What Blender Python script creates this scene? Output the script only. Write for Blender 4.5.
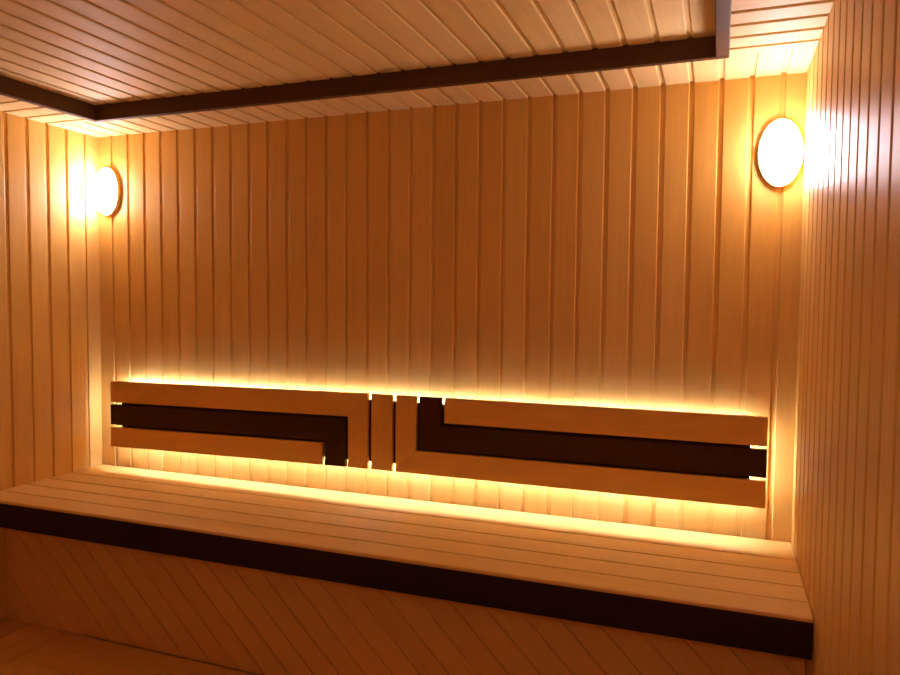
import bpy, bmesh, math
from mathutils import Vector, Matrix

for o in list(bpy.data.objects):
    bpy.data.objects.remove(o, do_unlink=True)
S = bpy.context.scene
COL = S.collection

# ------------------------------------------------------------------ camera
ZB = 0.95                                   # height of the upper bench top above the floor
W = 2.7842                                  # room width
H = ZB + 1.4354                             # underside of the ceiling border
HC = ZB + 1.4915                            # raised middle of the ceiling
ROOM_D = 2.95
YAW, PITCH, ROLL = 0.3564, -0.0499, 0.0093
cam_loc = Vector((2.5559, -2.4443, ZB + 0.7369))
fwd = Vector((-math.sin(YAW) * math.cos(PITCH), math.cos(YAW) * math.cos(PITCH), math.sin(PITCH)))
rt0 = Vector((math.cos(YAW), math.sin(YAW), 0))
up0 = rt0.cross(fwd)
rt = math.cos(ROLL) * rt0 + math.sin(ROLL) * up0
up = -math.sin(ROLL) * rt0 + math.cos(ROLL) * up0
cd = bpy.data.cameras.new('camera')
cd.sensor_width = 36.0
cd.lens = 722.03 / 900 * 36.0
cd.clip_start = 0.02
cam = bpy.data.objects.new('camera', cd)
COL.objects.link(cam)
cam.matrix_world = Matrix(((rt.x, up.x, -fwd.x, cam_loc.x), (rt.y, up.y, -fwd.y, cam_loc.y),
                           (rt.z, up.z, -fwd.z, cam_loc.z), (0, 0, 0, 1)))
S.camera = cam

# ------------------------------------------------------------------ world, exposure, light strengths
wd = bpy.data.worlds.new('world')
S.world = wd
wd.use_nodes = True
wd.node_tree.nodes['Background'].inputs[0].default_value = (0.02, 0.012, 0.006, 1)
wd.node_tree.nodes['Background'].inputs[1].default_value = 0.0
S.view_settings.view_transform = 'Standard'
S.view_settings.look = 'None'
S.view_settings.exposure = 0.0
S.view_settings.gamma = 1.0
S.view_settings.use_curve_mapping = False
S.cycles.max_bounces = 16
S.cycles.diffuse_bounces = 8
S.cycles.glossy_bounces = 4
S.cycles.use_denoising = True
LAMP_COLOR, LAMP_POWER = (1.0, 0.86, 0.96), 66.0
FILL_POWER = 31.0  # fill lamp added behind the camera
LED_COLOR, LED_POWER = (0.95, 1.0, 1.25), 92.0

# ------------------------------------------------------------------ materials
def nodes(name):
    m = bpy.data.materials.new(name)
    m.use_nodes = True
    nt = m.node_tree
    b = nt.nodes['Principled BSDF']
    return m, nt, b

def wood(name, c_dark, c_mid, c_light, axis, rough=0.45, spec=0.35, coat=0.0, grain=0.35):
    """plain fine-grained timber; every board gets its own tint, the figure runs along `axis`"""
    m, nt, b = nodes(name)
    N, L = nt.nodes, nt.links
    geo = N.new('ShaderNodeNewGeometry')
    tc = N.new('ShaderNodeTexCoord')
    off = N.new('ShaderNodeVectorMath'); off.operation = 'SCALE'
    comb = N.new('ShaderNodeCombineXYZ')
    for i in range(3):
        L.new(geo.outputs['Random Per Island'], comb.inputs[i])
    L.new(comb.outputs[0], off.inputs[0]); off.inputs['Scale'].default_value = 37.0
    add = N.new('ShaderNodeVectorMath'); add.operation = 'ADD'
    L.new(tc.outputs['Object'], add.inputs[0]); L.new(off.outputs[0], add.inputs[1])
    mp = N.new('ShaderNodeMapping')
    if isinstance(axis, str):
        sc = {'x': (1.2, 26, 26), 'y': (26, 1.2, 26), 'z': (26, 26, 1.2)}[axis]
    else:
        sc = (1.2, 26, 26)
        mp.inputs['Rotation'].default_value = axis
    rotm = None
    if not isinstance(axis, str):
        rotm = N.new('ShaderNodeMapping'); rotm.inputs['Rotation'].default_value = axis
        mp.inputs['Rotation'].default_value = (0, 0, 0)
        L.new(add.outputs[0], rotm.inputs[0]); L.new(rotm.outputs[0], mp.inputs[0])
    else:
        L.new(add.outputs[0], mp.inputs[0])
    mp.inputs['Scale'].default_value = sc
    n1 = N.new('ShaderNodeTexNoise'); n1.inputs['Scale'].default_value = 1.0
    n1.inputs['Detail'].default_value = 5; n1.inputs['Roughness'].default_value = 0.6
    n1.inputs['Distortion'].default_value = 0.4
    L.new(mp.outputs[0], n1.inputs['Vector'])
    n2 = N.new('ShaderNodeTexNoise'); n2.inputs['Scale'].default_value = 5.0
    n2.inputs['Detail'].default_value = 3
    L.new(mp.outputs[0], n2.inputs['Vector'])
    # t = island*0.6 + grain
    mr = N.new('ShaderNodeMapRange')
    mr.inputs['From Min'].default_value = 0.3; mr.inputs['From Max'].default_value = 0.7
    L.new(n1.outputs['Fac'], mr.inputs['Value'])
    mr2 = N.new('ShaderNodeMath'); mr2.operation = 'MULTIPLY_ADD'
    L.new(mr.outputs[0], mr2.inputs[0]); mr2.inputs[1].default_value = grain; mr2.inputs[2].default_value = 0.0
    m3 = N.new('ShaderNodeMath'); m3.operation = 'MULTIPLY_ADD'
    L.new(geo.outputs['Random Per Island'], m3.inputs[0]); m3.inputs[1].default_value = 1.0 - grain
    L.new(mr2.outputs[0], m3.inputs[2])
    cr = N.new('ShaderNodeValToRGB')
    e = cr.color_ramp.elements
    e[0].position = 0.0; e[0].color = (*c_dark, 1)
    e[1].position = 1.0; e[1].color = (*c_light, 1)
    k = e.new(0.5); k.color = (*c_mid, 1)
    L.new(m3.outputs[0], cr.inputs[0])
    fine = N.new('ShaderNodeMapRange')
    fine.inputs['From Min'].default_value = 0.35; fine.inputs['From Max'].default_value = 0.65
    fine.inputs['To Min'].default_value = 0.97; fine.inputs['To Max'].default_value = 1.03
    L.new(n2.outputs['Fac'], fine.inputs['Value'])
    mul = N.new('ShaderNodeVectorMath'); mul.operation = 'SCALE'
    L.new(cr.outputs['Color'], mul.inputs[0]); L.new(fine.outputs[0], mul.inputs['Scale'])
    L.new(mul.outputs[0], b.inputs['Base Color'])
    b.inputs['Roughness'].default_value = rough
    b.inputs['Specular IOR Level'].default_value = spec
    b.inputs['Coat Weight'].default_value = coat
    b.inputs['Coat Roughness'].default_value = 0.3
    bp = N.new('ShaderNodeBump'); bp.inputs['Strength'].default_value = 0.05
    bp.inputs['Distance'].default_value = 0.0015
    L.new(n2.outputs['Fac'], bp.inputs['Height']); L.new(bp.outputs[0], b.inputs['Normal'])
    return m

LD, LM, LL = (0.69, 0.40, 0.092), (0.745, 0.455, 0.115), (0.79, 0.50, 0.145)
M_z = wood('pale_wood_vertical', LD, LM, LL, 'z')
M_y = wood('pale_wood_depthwise', LD, LM, LL, 'y')
M_x = wood('pale_wood_lengthwise', LD, LM, LL, 'x')
M_diag = wood('pale_wood_diagonal', LD, LM, LL, (0, math.radians(-45), 0))
CP = ((0.77, 0.57, 0.24), (0.81, 0.62, 0.29), (0.85, 0.67, 0.34))
M_cy = wood('ceiling_wood_depthwise', *CP, 'y', rough=0.6, spec=0.25)
M_cx = wood('ceiling_wood_lengthwise', *CP, 'x', rough=0.6, spec=0.25)
M_slx = wood('slat_wood_lengthwise', (0.70, 0.39, 0.09), (0.74, 0.42, 0.10), (0.77, 0.45, 0.11), 'x', rough=0.5)
M_slz = wood('slat_wood_vertical', (0.70, 0.39, 0.09), (0.74, 0.42, 0.10), (0.77, 0.45, 0.11), 'z', rough=0.5)
DK = ((0.044, 0.018, 0.005), (0.056, 0.024, 0.0065), (0.070, 0.031, 0.0085))
M_dx = wood('dark_wood_lengthwise', *DK, 'x', rough=0.65, spec=0.04)
M_dy = wood('dark_wood_depthwise', *DK, 'y', rough=0.65, spec=0.04)
M_dz = wood('dark_wood_vertical', *DK, 'z', rough=0.65, spec=0.04)

FR = ((0.075, 0.034, 0.011), (0.092, 0.043, 0.014), (0.11, 0.052, 0.018))
M_fx = wood('frame_wood_lengthwise', *FR, 'x', rough=0.6, spec=0.12)
M_fy = wood('frame_wood_depthwise', *FR, 'y', rough=0.6, spec=0.12)
M_edge = wood('bench_edge_wood', (0.026, 0.013, 0.003), (0.034, 0.017, 0.004), (0.043, 0.021, 0.005), 'x', rough=0.6, spec=0.05)

def emitter(name, color, power):
    m, nt, b = nodes(name)
    b.inputs['Base Color'].default_value = (0.8, 0.78, 0.72, 1)
    b.inputs['Roughness'].default_value = 0.35
    b.inputs['Emission Color'].default_value = (*color, 1)
    b.inputs['Emission Strength'].default_value = power
    return m
M_glass = emitter('opal_glass_lit', LAMP_COLOR, LAMP_POWER)
M_glass_fill = emitter('opal_glass_fill', LAMP_COLOR, FILL_POWER)  # glow of the added fill lamp
M_led = emitter('led_strip_lit', LED_COLOR, LED_POWER)

# ------------------------------------------------------------------ helpers
def obj(name, bm, mat, parent=None, smooth=False):
    me = bpy.data.meshes.new(name)
    bmesh.ops.recalc_face_normals(bm, faces=bm.faces)
    bm.to_mesh(me); bm.free()
    me.materials.append(mat)
    if smooth:
        for p in me.polygons: p.use_smooth = True
    o = bpy.data.objects.new(name, me)
    COL.objects.link(o)
    if parent:
        o.parent = parent
        o.location = -parent.location
    return o

def struct(name, bm, mat, smooth=False):
    o = obj(name, bm, mat, None, smooth)
    o['kind'] = 'structure'
    return o

def thing(name, label, cat, loc, group=None):
    o = bpy.data.objects.new(name, None)
    COL.objects.link(o)
    o.location = loc; o.empty_display_size = 0.1
    o['label'] = label; o['category'] = cat
    if group: o['group'] = group
    return o

def prism(bm, poly, along):
    """closed prism: polygon of 3D points swept by the vector `along`"""
    a = [bm.verts.new(p) for p in poly]
    b = [bm.verts.new(Vector(p) + along) for p in poly]
    n = len(a)
    bm.faces.new(a); bm.faces.new(list(reversed(b)))
    for i in range(n):
        j = (i + 1) % n
        bm.faces.new((a[j], a[i], b[i], b[j]))

def box(bm, x0, x1, y0, y1, z0, z1, bev=0.0):
    t = bmesh.new()
    prism(t, [(x0, y0, z0), (x1, y0, z0), (x1, y1, z0), (x0, y1, z0)], Vector((0, 0, z1 - z0)))
    if bev:
        bmesh.ops.bevel(t, geom=t.edges[:], offset=bev, segments=2, profile=0.5, affect='EDGES')
    merge(bm, t)

def merge(bm, t):
    me = bpy.data.meshes.new('tmp'); t.to_mesh(me); t.free()
    bm.from_mesh(me); bpy.data.meshes.remove(me)

def profile(u0, u1, g, d, c, t, first=False, last=False):
    """cross-section of one tongue-and-groove board: (across, out of the wall)"""
    h = g / 2
    pts = [(u0, -t), (u1, -t)]
    if last: pts += [(u1, 0)]
    else: pts += [(u1, -d), (u1 - h, -d), (u1 - h, -c), (u1 - h - c * .3, -c * .3), (u1 - h - c, 0)]
    if first: pts += [(u0, 0)]
    else: pts += [(u0 + h + c, 0), (u0 + h + c * .3, -c * .3), (u0 + h, -c), (u0 + h, -d), (u0, -d)]
    return pts

def boards(bm, org, across, out, along, edges, g=0.014, d=0.006, c=0.0028, t=0.02, ends=True):
    """a run of boards between the positions `edges` measured along `across` from `org`"""
    org, across, out, along = Vector(org), Vector(across), Vector(out), Vector(along)
    for i in range(len(edges) - 1):
        p = profile(edges[i], edges[i + 1], g, d, c, t, ends and i == 0, ends and i == len(edges) - 2)
        prism(bm, [org + across * u + out * w for u, w in p], along)

def edges(first, pitch, end, start=0.0):
    r = [start]
    x = first
    while x <= start + 0.02: x += pitch
    while x < end - 0.02:
        r.append(x); x += pitch
    return r + [end]

# ------------------------------------------------------------------ walls, floor, ceiling
ex = edges(0.0803, 0.088, W)
bm = bmesh.new(); boards(bm, (0, 0, 0), (1, 0, 0), (0, -1, 0), (0, 0, H + .1), ex)
struct('wall_back', bm, M_z)
el = edges(0.073, 0.0903, ROOM_D)
bm = bmesh.new(); boards(bm, (0, 0, 0), (0, -1, 0), (1, 0, 0), (0, 0, H + .1), el)
struct('wall_left', bm, M_z)
er = edges(0.278 - 0.0945 * 3 + 0.0945, 0.0945, ROOM_D)
bm = bmesh.new(); boards(bm, (W, 0, 0), (0, -1, 0), (-1, 0, 0), (0, 0, H + .1), er, d=0.009)
struct('wall_right', bm, M_z)
bm = bmesh.new(); boards(bm, (0, -ROOM_D, 0), (1, 0, 0), (0, 1, 0), (0, 0, H + .1), ex)
struct('wall_front', bm, M_z)
bm = bmesh.new(); boards(bm, (0, 0, 0), (0, -1, 0), (0, 0, 1), (W, 0, 0), edges(.1, .12, ROOM_D), g=.004, d=.006)
struct('floor', bm, M_x)

TI, TO = 0.241, 0.217                      # inner face of the dark frame, its outer edge (from the wall)
TXL, TXR = 0.243, 2.528
TF = -ROOM_D + 0.3
# raised middle
bm = bmesh.new()
boards(bm, (0, -0.2, HC), (1, 0, 0), (0, 0, -1), (0, -(ROOM_D - .4), 0),
       edges(1.1153 - 0.08946 * 10, 0.08946, TXR + .03, TXL - .03))
struct('ceiling', bm, M_cy)
# lower border: back, front, left and right strips
YB = 0.2265
bm = bmesh.new()
boards(bm, (0, 0, H), (1, 0, 0), (0, 0, -1), (0, -YB, 0), ex, t=.1)
boards(bm, (0, -ROOM_D, H), (1, 0, 0), (0, 0, -1), (0, 0.29, 0), ex, t=.1)
struct('ceiling_border_back', bm, M_cy)
bm = bmesh.new()
boards(bm, (0, 0, H), (0, -1, 0), (0, 0, -1), (TXL - .01, 0, 0), edges(.263, .092, ROOM_D - .29, YB), t=.1)
struct('ceiling_border_left', bm, M_cx)
bm = bmesh.new()
boards(bm, (TXR + .018, 0, H), (0, -1, 0), (0, 0, -1), (W - TXR - .018, 0, 0), edges(.287, .088, ROOM_D - .29, YB), t=.1)
struct('ceiling_border_right', bm, M_cx)
# dark frame round the raised middle (top side just above the raised boards' grooves)
ZT, ZL = HC + .004, H - .003
def frame_piece(name, x0, x1, y0, y1, mat):
    b = bmesh.new(); box(b, x0, x1, y0, y1, ZL, ZT, .0025); struct(name, b, mat)
frame_piece('trim_1', TXL - .026, TXR + .036, -TI, -TO, M_fx)
frame_piece('trim_2', TXL - .026, TXR + .036, TF, TF + .03, M_fx)
frame_piece('trim_3', TXL - .026, TXL, TF + .03, -TI, M_fy)
frame_piece('trim_4', TXR, TXR + .036, TF + .03, -TI, M_fy)

# ------------------------------------------------------------------ upper bench
BD = 0.587
t = thing('upper_bench', 'long pale upper sauna bench with dark front edge and diagonal boarded face below', 'bench', (W / 2, -.3, ZB - .505))
bm = bmesh.new()
be = [0.002, .172, .279, .383, .487]
boards(bm, (.002, 0, ZB), (0, -1, 0), (0, 0, 1), (W - .004, 0, 0), be, g=.007, d=.016, c=.0016, t=.024, ends=False)
# nosing board with a rounded front edge
n = [(-.487, ZB - .024), (-.487, ZB - .012), (-.4885, ZB - .012), (-.4885, ZB - .0018), (-.489, ZB - .0005), (-.4905, ZB)]
n += [(-(BD - .008) - .008 * math.sin(a), ZB - .008 + .008 * math.cos(a)) for a in [math.pi / 2 * k / 6 for k in range(7)]]
n += [(-BD, ZB - .010), (-BD + .012, ZB - .010), (-BD + .012, ZB - .024)]
prism(bm, [(.002, y, z) for y, z in n], Vector((W - .004, 0, 0)))
obj('seat_boards', bm, M_x, t)
bm = bmesh.new(); box(bm, .002, W - .002, -BD, -BD + .028, ZB - .1005, ZB - .0102, .003)
f = obj('front_edge', bm, M_edge, t); f['label'] = 'dark brown front edge board'
# diagonal face: boards at 45 degrees, cut to the rectangle
PY, ZP0, ZP1 = -0.47, ZB - .505, ZB - .024
bm = bmesh.new()
s2 = math.sqrt(.5)
pitch = 0.111 * s2
al = Vector((s2, 0, -s2)); ac = Vector((s2, 0, s2))
org = Vector((.944, PY, ZB - .159))
ed = [pitch * k for k in range(-18, 40)]
tb = bmesh.new()
boards(tb, org - al * 4, ac, (0, -1, 0), al * 8, ed, g=.004, d=.005, c=.002, t=.018, ends=False)
for co, no in (((.002, 0, 0), (-1, 0, 0)), ((W - .002, 0, 0), (1, 0, 0)), ((0, 0, ZP0), (0, 0, -1)), ((0, 0, ZP1), (0, 0, 1))):
    r = bmesh.ops.bisect_plane(tb, geom=tb.verts[:] + tb.edges[:] + tb.faces[:], plane_co=co, plane_no=no, clear_outer=True)
    bmesh.ops.holes_fill(tb, edges=[e for e in r['geom_cut'] if isinstance(e, bmesh.types.BMEdge)], sides=0)
merge(bm, tb)
p = obj('face_panel', bm, M_diag, t); p['label'] = 'pale diagonal boards below the seat'

# ------------------------------------------------------------------ lower bench, turning the corner along the left wall
ZL2 = ZB - .505
t = thing('lower_bench', 'pale lower bench in the dim bottom left corner below the upper bench', 'bench', (.4, -.8, 0))
bm = bmesh.new()
boards(bm, (0, -.472, ZL2), (1, 0, 0), (0, 0, 1), (0, -1.9, 0), [.002, .03, .125, .218, .31, .4005], g=.004, d=.010, c=.002, t=.026, ends=False)
obj('side_seat', bm, M_y, t)
bm = bmesh.new()
boards(bm, (.4005, 0, ZL2), (0, -1, 0), (0, 0, 1), (W - .4025, 0, 0), [.472, .58, .69, .80, .91, 1.02], g=.004, d=.010, c=.002, t=.026, ends=False)
obj('seat_boards', bm, M_x, t)
bm = bmesh.new()
box(bm, .4005, W - .002, -1.02, -1.0, ZL2 - .1, ZL2 - .026, .003)
obj('front_edge', bm, M_edge, t)
bm = bmesh.new(); boards(bm, (.4005, -.99, 0), (1, 0, 0), (0, -1, 0), (0, 0, ZL2 - .026), edges(.06, .09, W - .4025), g=.004, d=.005, c=.002)
obj('face_panel', bm, M_z, t)
bm = bmesh.new(); boards(bm, (.385, -1.02, 0), (0, -1, 0), (1, 0, 0), (0, 0, ZL2 - .026), edges(.06, .09, 1.352), g=.004, d=.005, c=.002)
obj('side_panel', bm, M_z, t)

# ------------------------------------------------------------------ backrest
XA, XB = 0.112, 2.704
Z0, Z1 = ZB + .1115, ZB + .3935
zt0, zd1, zd0, zb1 = ZB + .3035, ZB + .293, ZB + .2065, ZB + .196      # board edges
YF, YK = -0.060, -0.042
t = thing('sauna_backrest', 'long slatted backrest with dark angular inlay, lit from behind above the bench', 'backrest', (1.4, -.03, ZB + .25))
def slat(x0, x1, z0, z1, mat, m0=None, m1=None):
    """a flat board with optional 45 degree mitre: polygon in x, z"""
    b = bmesh.new()
    poly = m0 if m0 else [(x0, z0), (x1, z0), (x1, z1), (x0, z1)]
    poly = [(x, z - .0125 * max(0.0, (1.30 - x) / 1.19)) for x, z in poly]      # the left half hangs a little low
    prism(b, [(x, YF, z) for x, z in poly], Vector((0, YK - YF, 0)))
    bmesh.ops.bevel(b, geom=b.edges[:], offset=.0015, segments=2, profile=.5, affect='EDGES')
    return obj('slat', b, mat, t)
# left half: outer pale angle, dark angle, short pale board
xv0, xv1 = 1.263, 1.345
e_ = 0.0
slat(0, 0, 0, 0, M_slx, [(XA, zt0), (xv0, zt0), (xv1 - e_, Z1), (XA, Z1)])
slat(0, 0, 0, 0, M_slz, [(xv0, Z0), (xv1, Z0), (xv1, Z1 - e_), (xv0, zt0 - e_)])
dv0, dv1 = 1.163, 1.252
lab = []
lab.append(slat(0, 0, 0, 0, M_dx, [(XA, zd0), (dv0, zd0), (dv1 - e_, zd1), (XA, zd1)]))
lab.append(slat(0, 0, 0, 0, M_dz, [(dv0, Z0), (dv1, Z0), (dv1, zd1 - e_), (dv0, zd0 - e_)]))
slat(XA, 1.152, Z0, zb1, M_slx)
# middle post
slat(1.360, 1.4445, Z0, Z1, M_slz)
# right half: outer pale angle, dark angle, pale top board
rv0, rv1 = 1.459, 1.5405
slat(0, 0, 0, 0, M_slz, [(rv0, Z0 + e_), (rv1, zb1 + e_), (rv1, Z1), (rv0, Z1)])
slat(0, 0, 0, 0, M_slx, [(rv0 + e_, Z0), (XB, Z0), (XB, zb1), (rv1, zb1)])
dw0, dw1 = 1.553, 1.637
lab.append(slat(0, 0, 0, 0, M_dz, [(dw0, zd0 + e_), (dw1, zd1 + e_), (dw1, Z1), (dw0, Z1)]))
lab.append(slat(0, 0, 0, 0, M_dx, [(dw0 + e_, zd0), (XB, zd0), (XB, zd1), (dw1, zd1)]))
slat(1.6495, XB, zt0, Z1, M_slx)
for o in lab: o['label'] = 'dark brown inlay slat'
# backing board, set in from the slats' outline, and the light strip round its edge
kx0, kx1, kz0, kz1 = XA + .045, XB - .045, Z0 + .026, Z1 - .026
bm = bmesh.new()
prism(bm, [(kx0, YK + .0002, kz0), (kx0, -.001, kz0), (kx0, -.001, kz1 - .03), (kx0, -.022, kz1 - .03), (kx0, -.022, kz1), (kx0, YK + .0002, kz1)], Vector((kx1 - kx0, 0, 0)))
obj('backing_board', bm, M_dx, t)
ls = .0008
for x0, x1, y0, y1, z0, z1 in ((kx0, kx1, -.022, -.022 + ls, kz1 - .010, kz1 - .001),          # top: faces the wall
                               (kx0 - .02, kx1 + .02, -.025, -.0165, kz0 - ls, kz0),                        # bottom: faces the seat
                               (kx0 - ls, kx0, -.036, -.029, kz0 + .015, kz1 - .015), (kx1, kx1 + ls, -.036, -.029, kz0 + .015, kz1 - .015)):
    bm = bmesh.new(); box(bm, x0, x1, y0, y1, z0, z1)
    o = obj('led_strip', bm, M_led, t); o['label'] = 'glowing white light strip'

# ------------------------------------------------------------------ wall lamps
# two oval bulkhead lamps on the back wall near its corners; a third added as fill
LB, LA = 0.0635, 0.103                     # half width, half height
def oval(bm, prof, c):
    """rings of an oval: (scale inset, distance out of the wall)"""
    n = 64; rings = []
    for ins, h in prof:
        a, b = LB - ins, LA - ins
        if a < 1e-4: rings.append([bm.verts.new((c.x, c.y - h, c.z))])
        else: rings.append([bm.verts.new((c.x + a * math.cos(2 * math.pi * k / n), c.y - h, c.z + b * math.sin(2 * math.pi * k / n))) for k in range(n)])
    for A, B in zip(rings, rings[1:]):
        for k in range(n):
            j = (k + 1) % n
            if len(B) == 1: bm.faces.new((A[k], A[j], B[0]))
            else: bm.faces.new((A[k], A[j], B[j], B[k]))
    if len(rings[0]) > 1: bm.faces.new(rings[0])
    if len(rings[-1]) > 1: bm.faces.new(rings[-1])

def lamp(label, x, front=False):
    c = Vector((x, -.0005, ZB + 1.197))
    t = thing('wall_lamp', label, 'lamp', c, 'oval wall lamps')
    bm = bmesh.new()
    oval(bm, [(.002, 0), (0, .002), (0, .018), (.0015, .0195), (.004, .0195)], c)
    obj('base', bm, M_slz, t)
    bm = bmesh.new()
    pr = [(.0032, .0198)]
    for k in range(1, 13):
        a = math.pi / 2 * k / 12
        rr = math.cos(a)
        pr.append((.0032 + (LB - .0032) * (1 - rr), .0198 + .042 * math.sin(a)))
    # keep the height in proportion towards the middle
    n = 64; rings = []
    for ins, h in pr:
        f = max(0.0, (LB - ins) / (LB - .0032)); a, b = (LB - .0032) * f, (LA - .0032) * f
        if f < 1e-4: rings.append([bm.verts.new((c.x, c.y - h, c.z))])
        else: rings.append([bm.verts.new((c.x + a * math.cos(2 * math.pi * k / n), c.y - h, c.z + b * math.sin(2 * math.pi * k / n))) for k in range(n)])
    for A, B in zip(rings, rings[1:]):
        for k in range(n):
            j = (k + 1) % n
            if len(B) == 1: bm.faces.new((A[k], A[j], B[0]))
            else: bm.faces.new((A[k], A[j], B[j], B[k]))
    bm.faces.new(rings[0])
    obj('glass_shade', bm, M_glass_fill if front else M_glass, t, True)
    if front:  # the added fill lamp goes on the opposite wall
        t.rotation_euler = (0, 0, math.pi); t.location = (x, -ROOM_D + .0005, ZB + 1.197)
lamp('glowing oval opal lamp on the back wall beside the left corner', .0665)
lamp('glowing oval opal lamp on the back wall beside the right corner', W - .0665)
lamp('added oval opal fill lamp on the wall opposite the upper bench, outside the picture', 2.1, True)  # unseen, added to brighten the bench face and ceiling
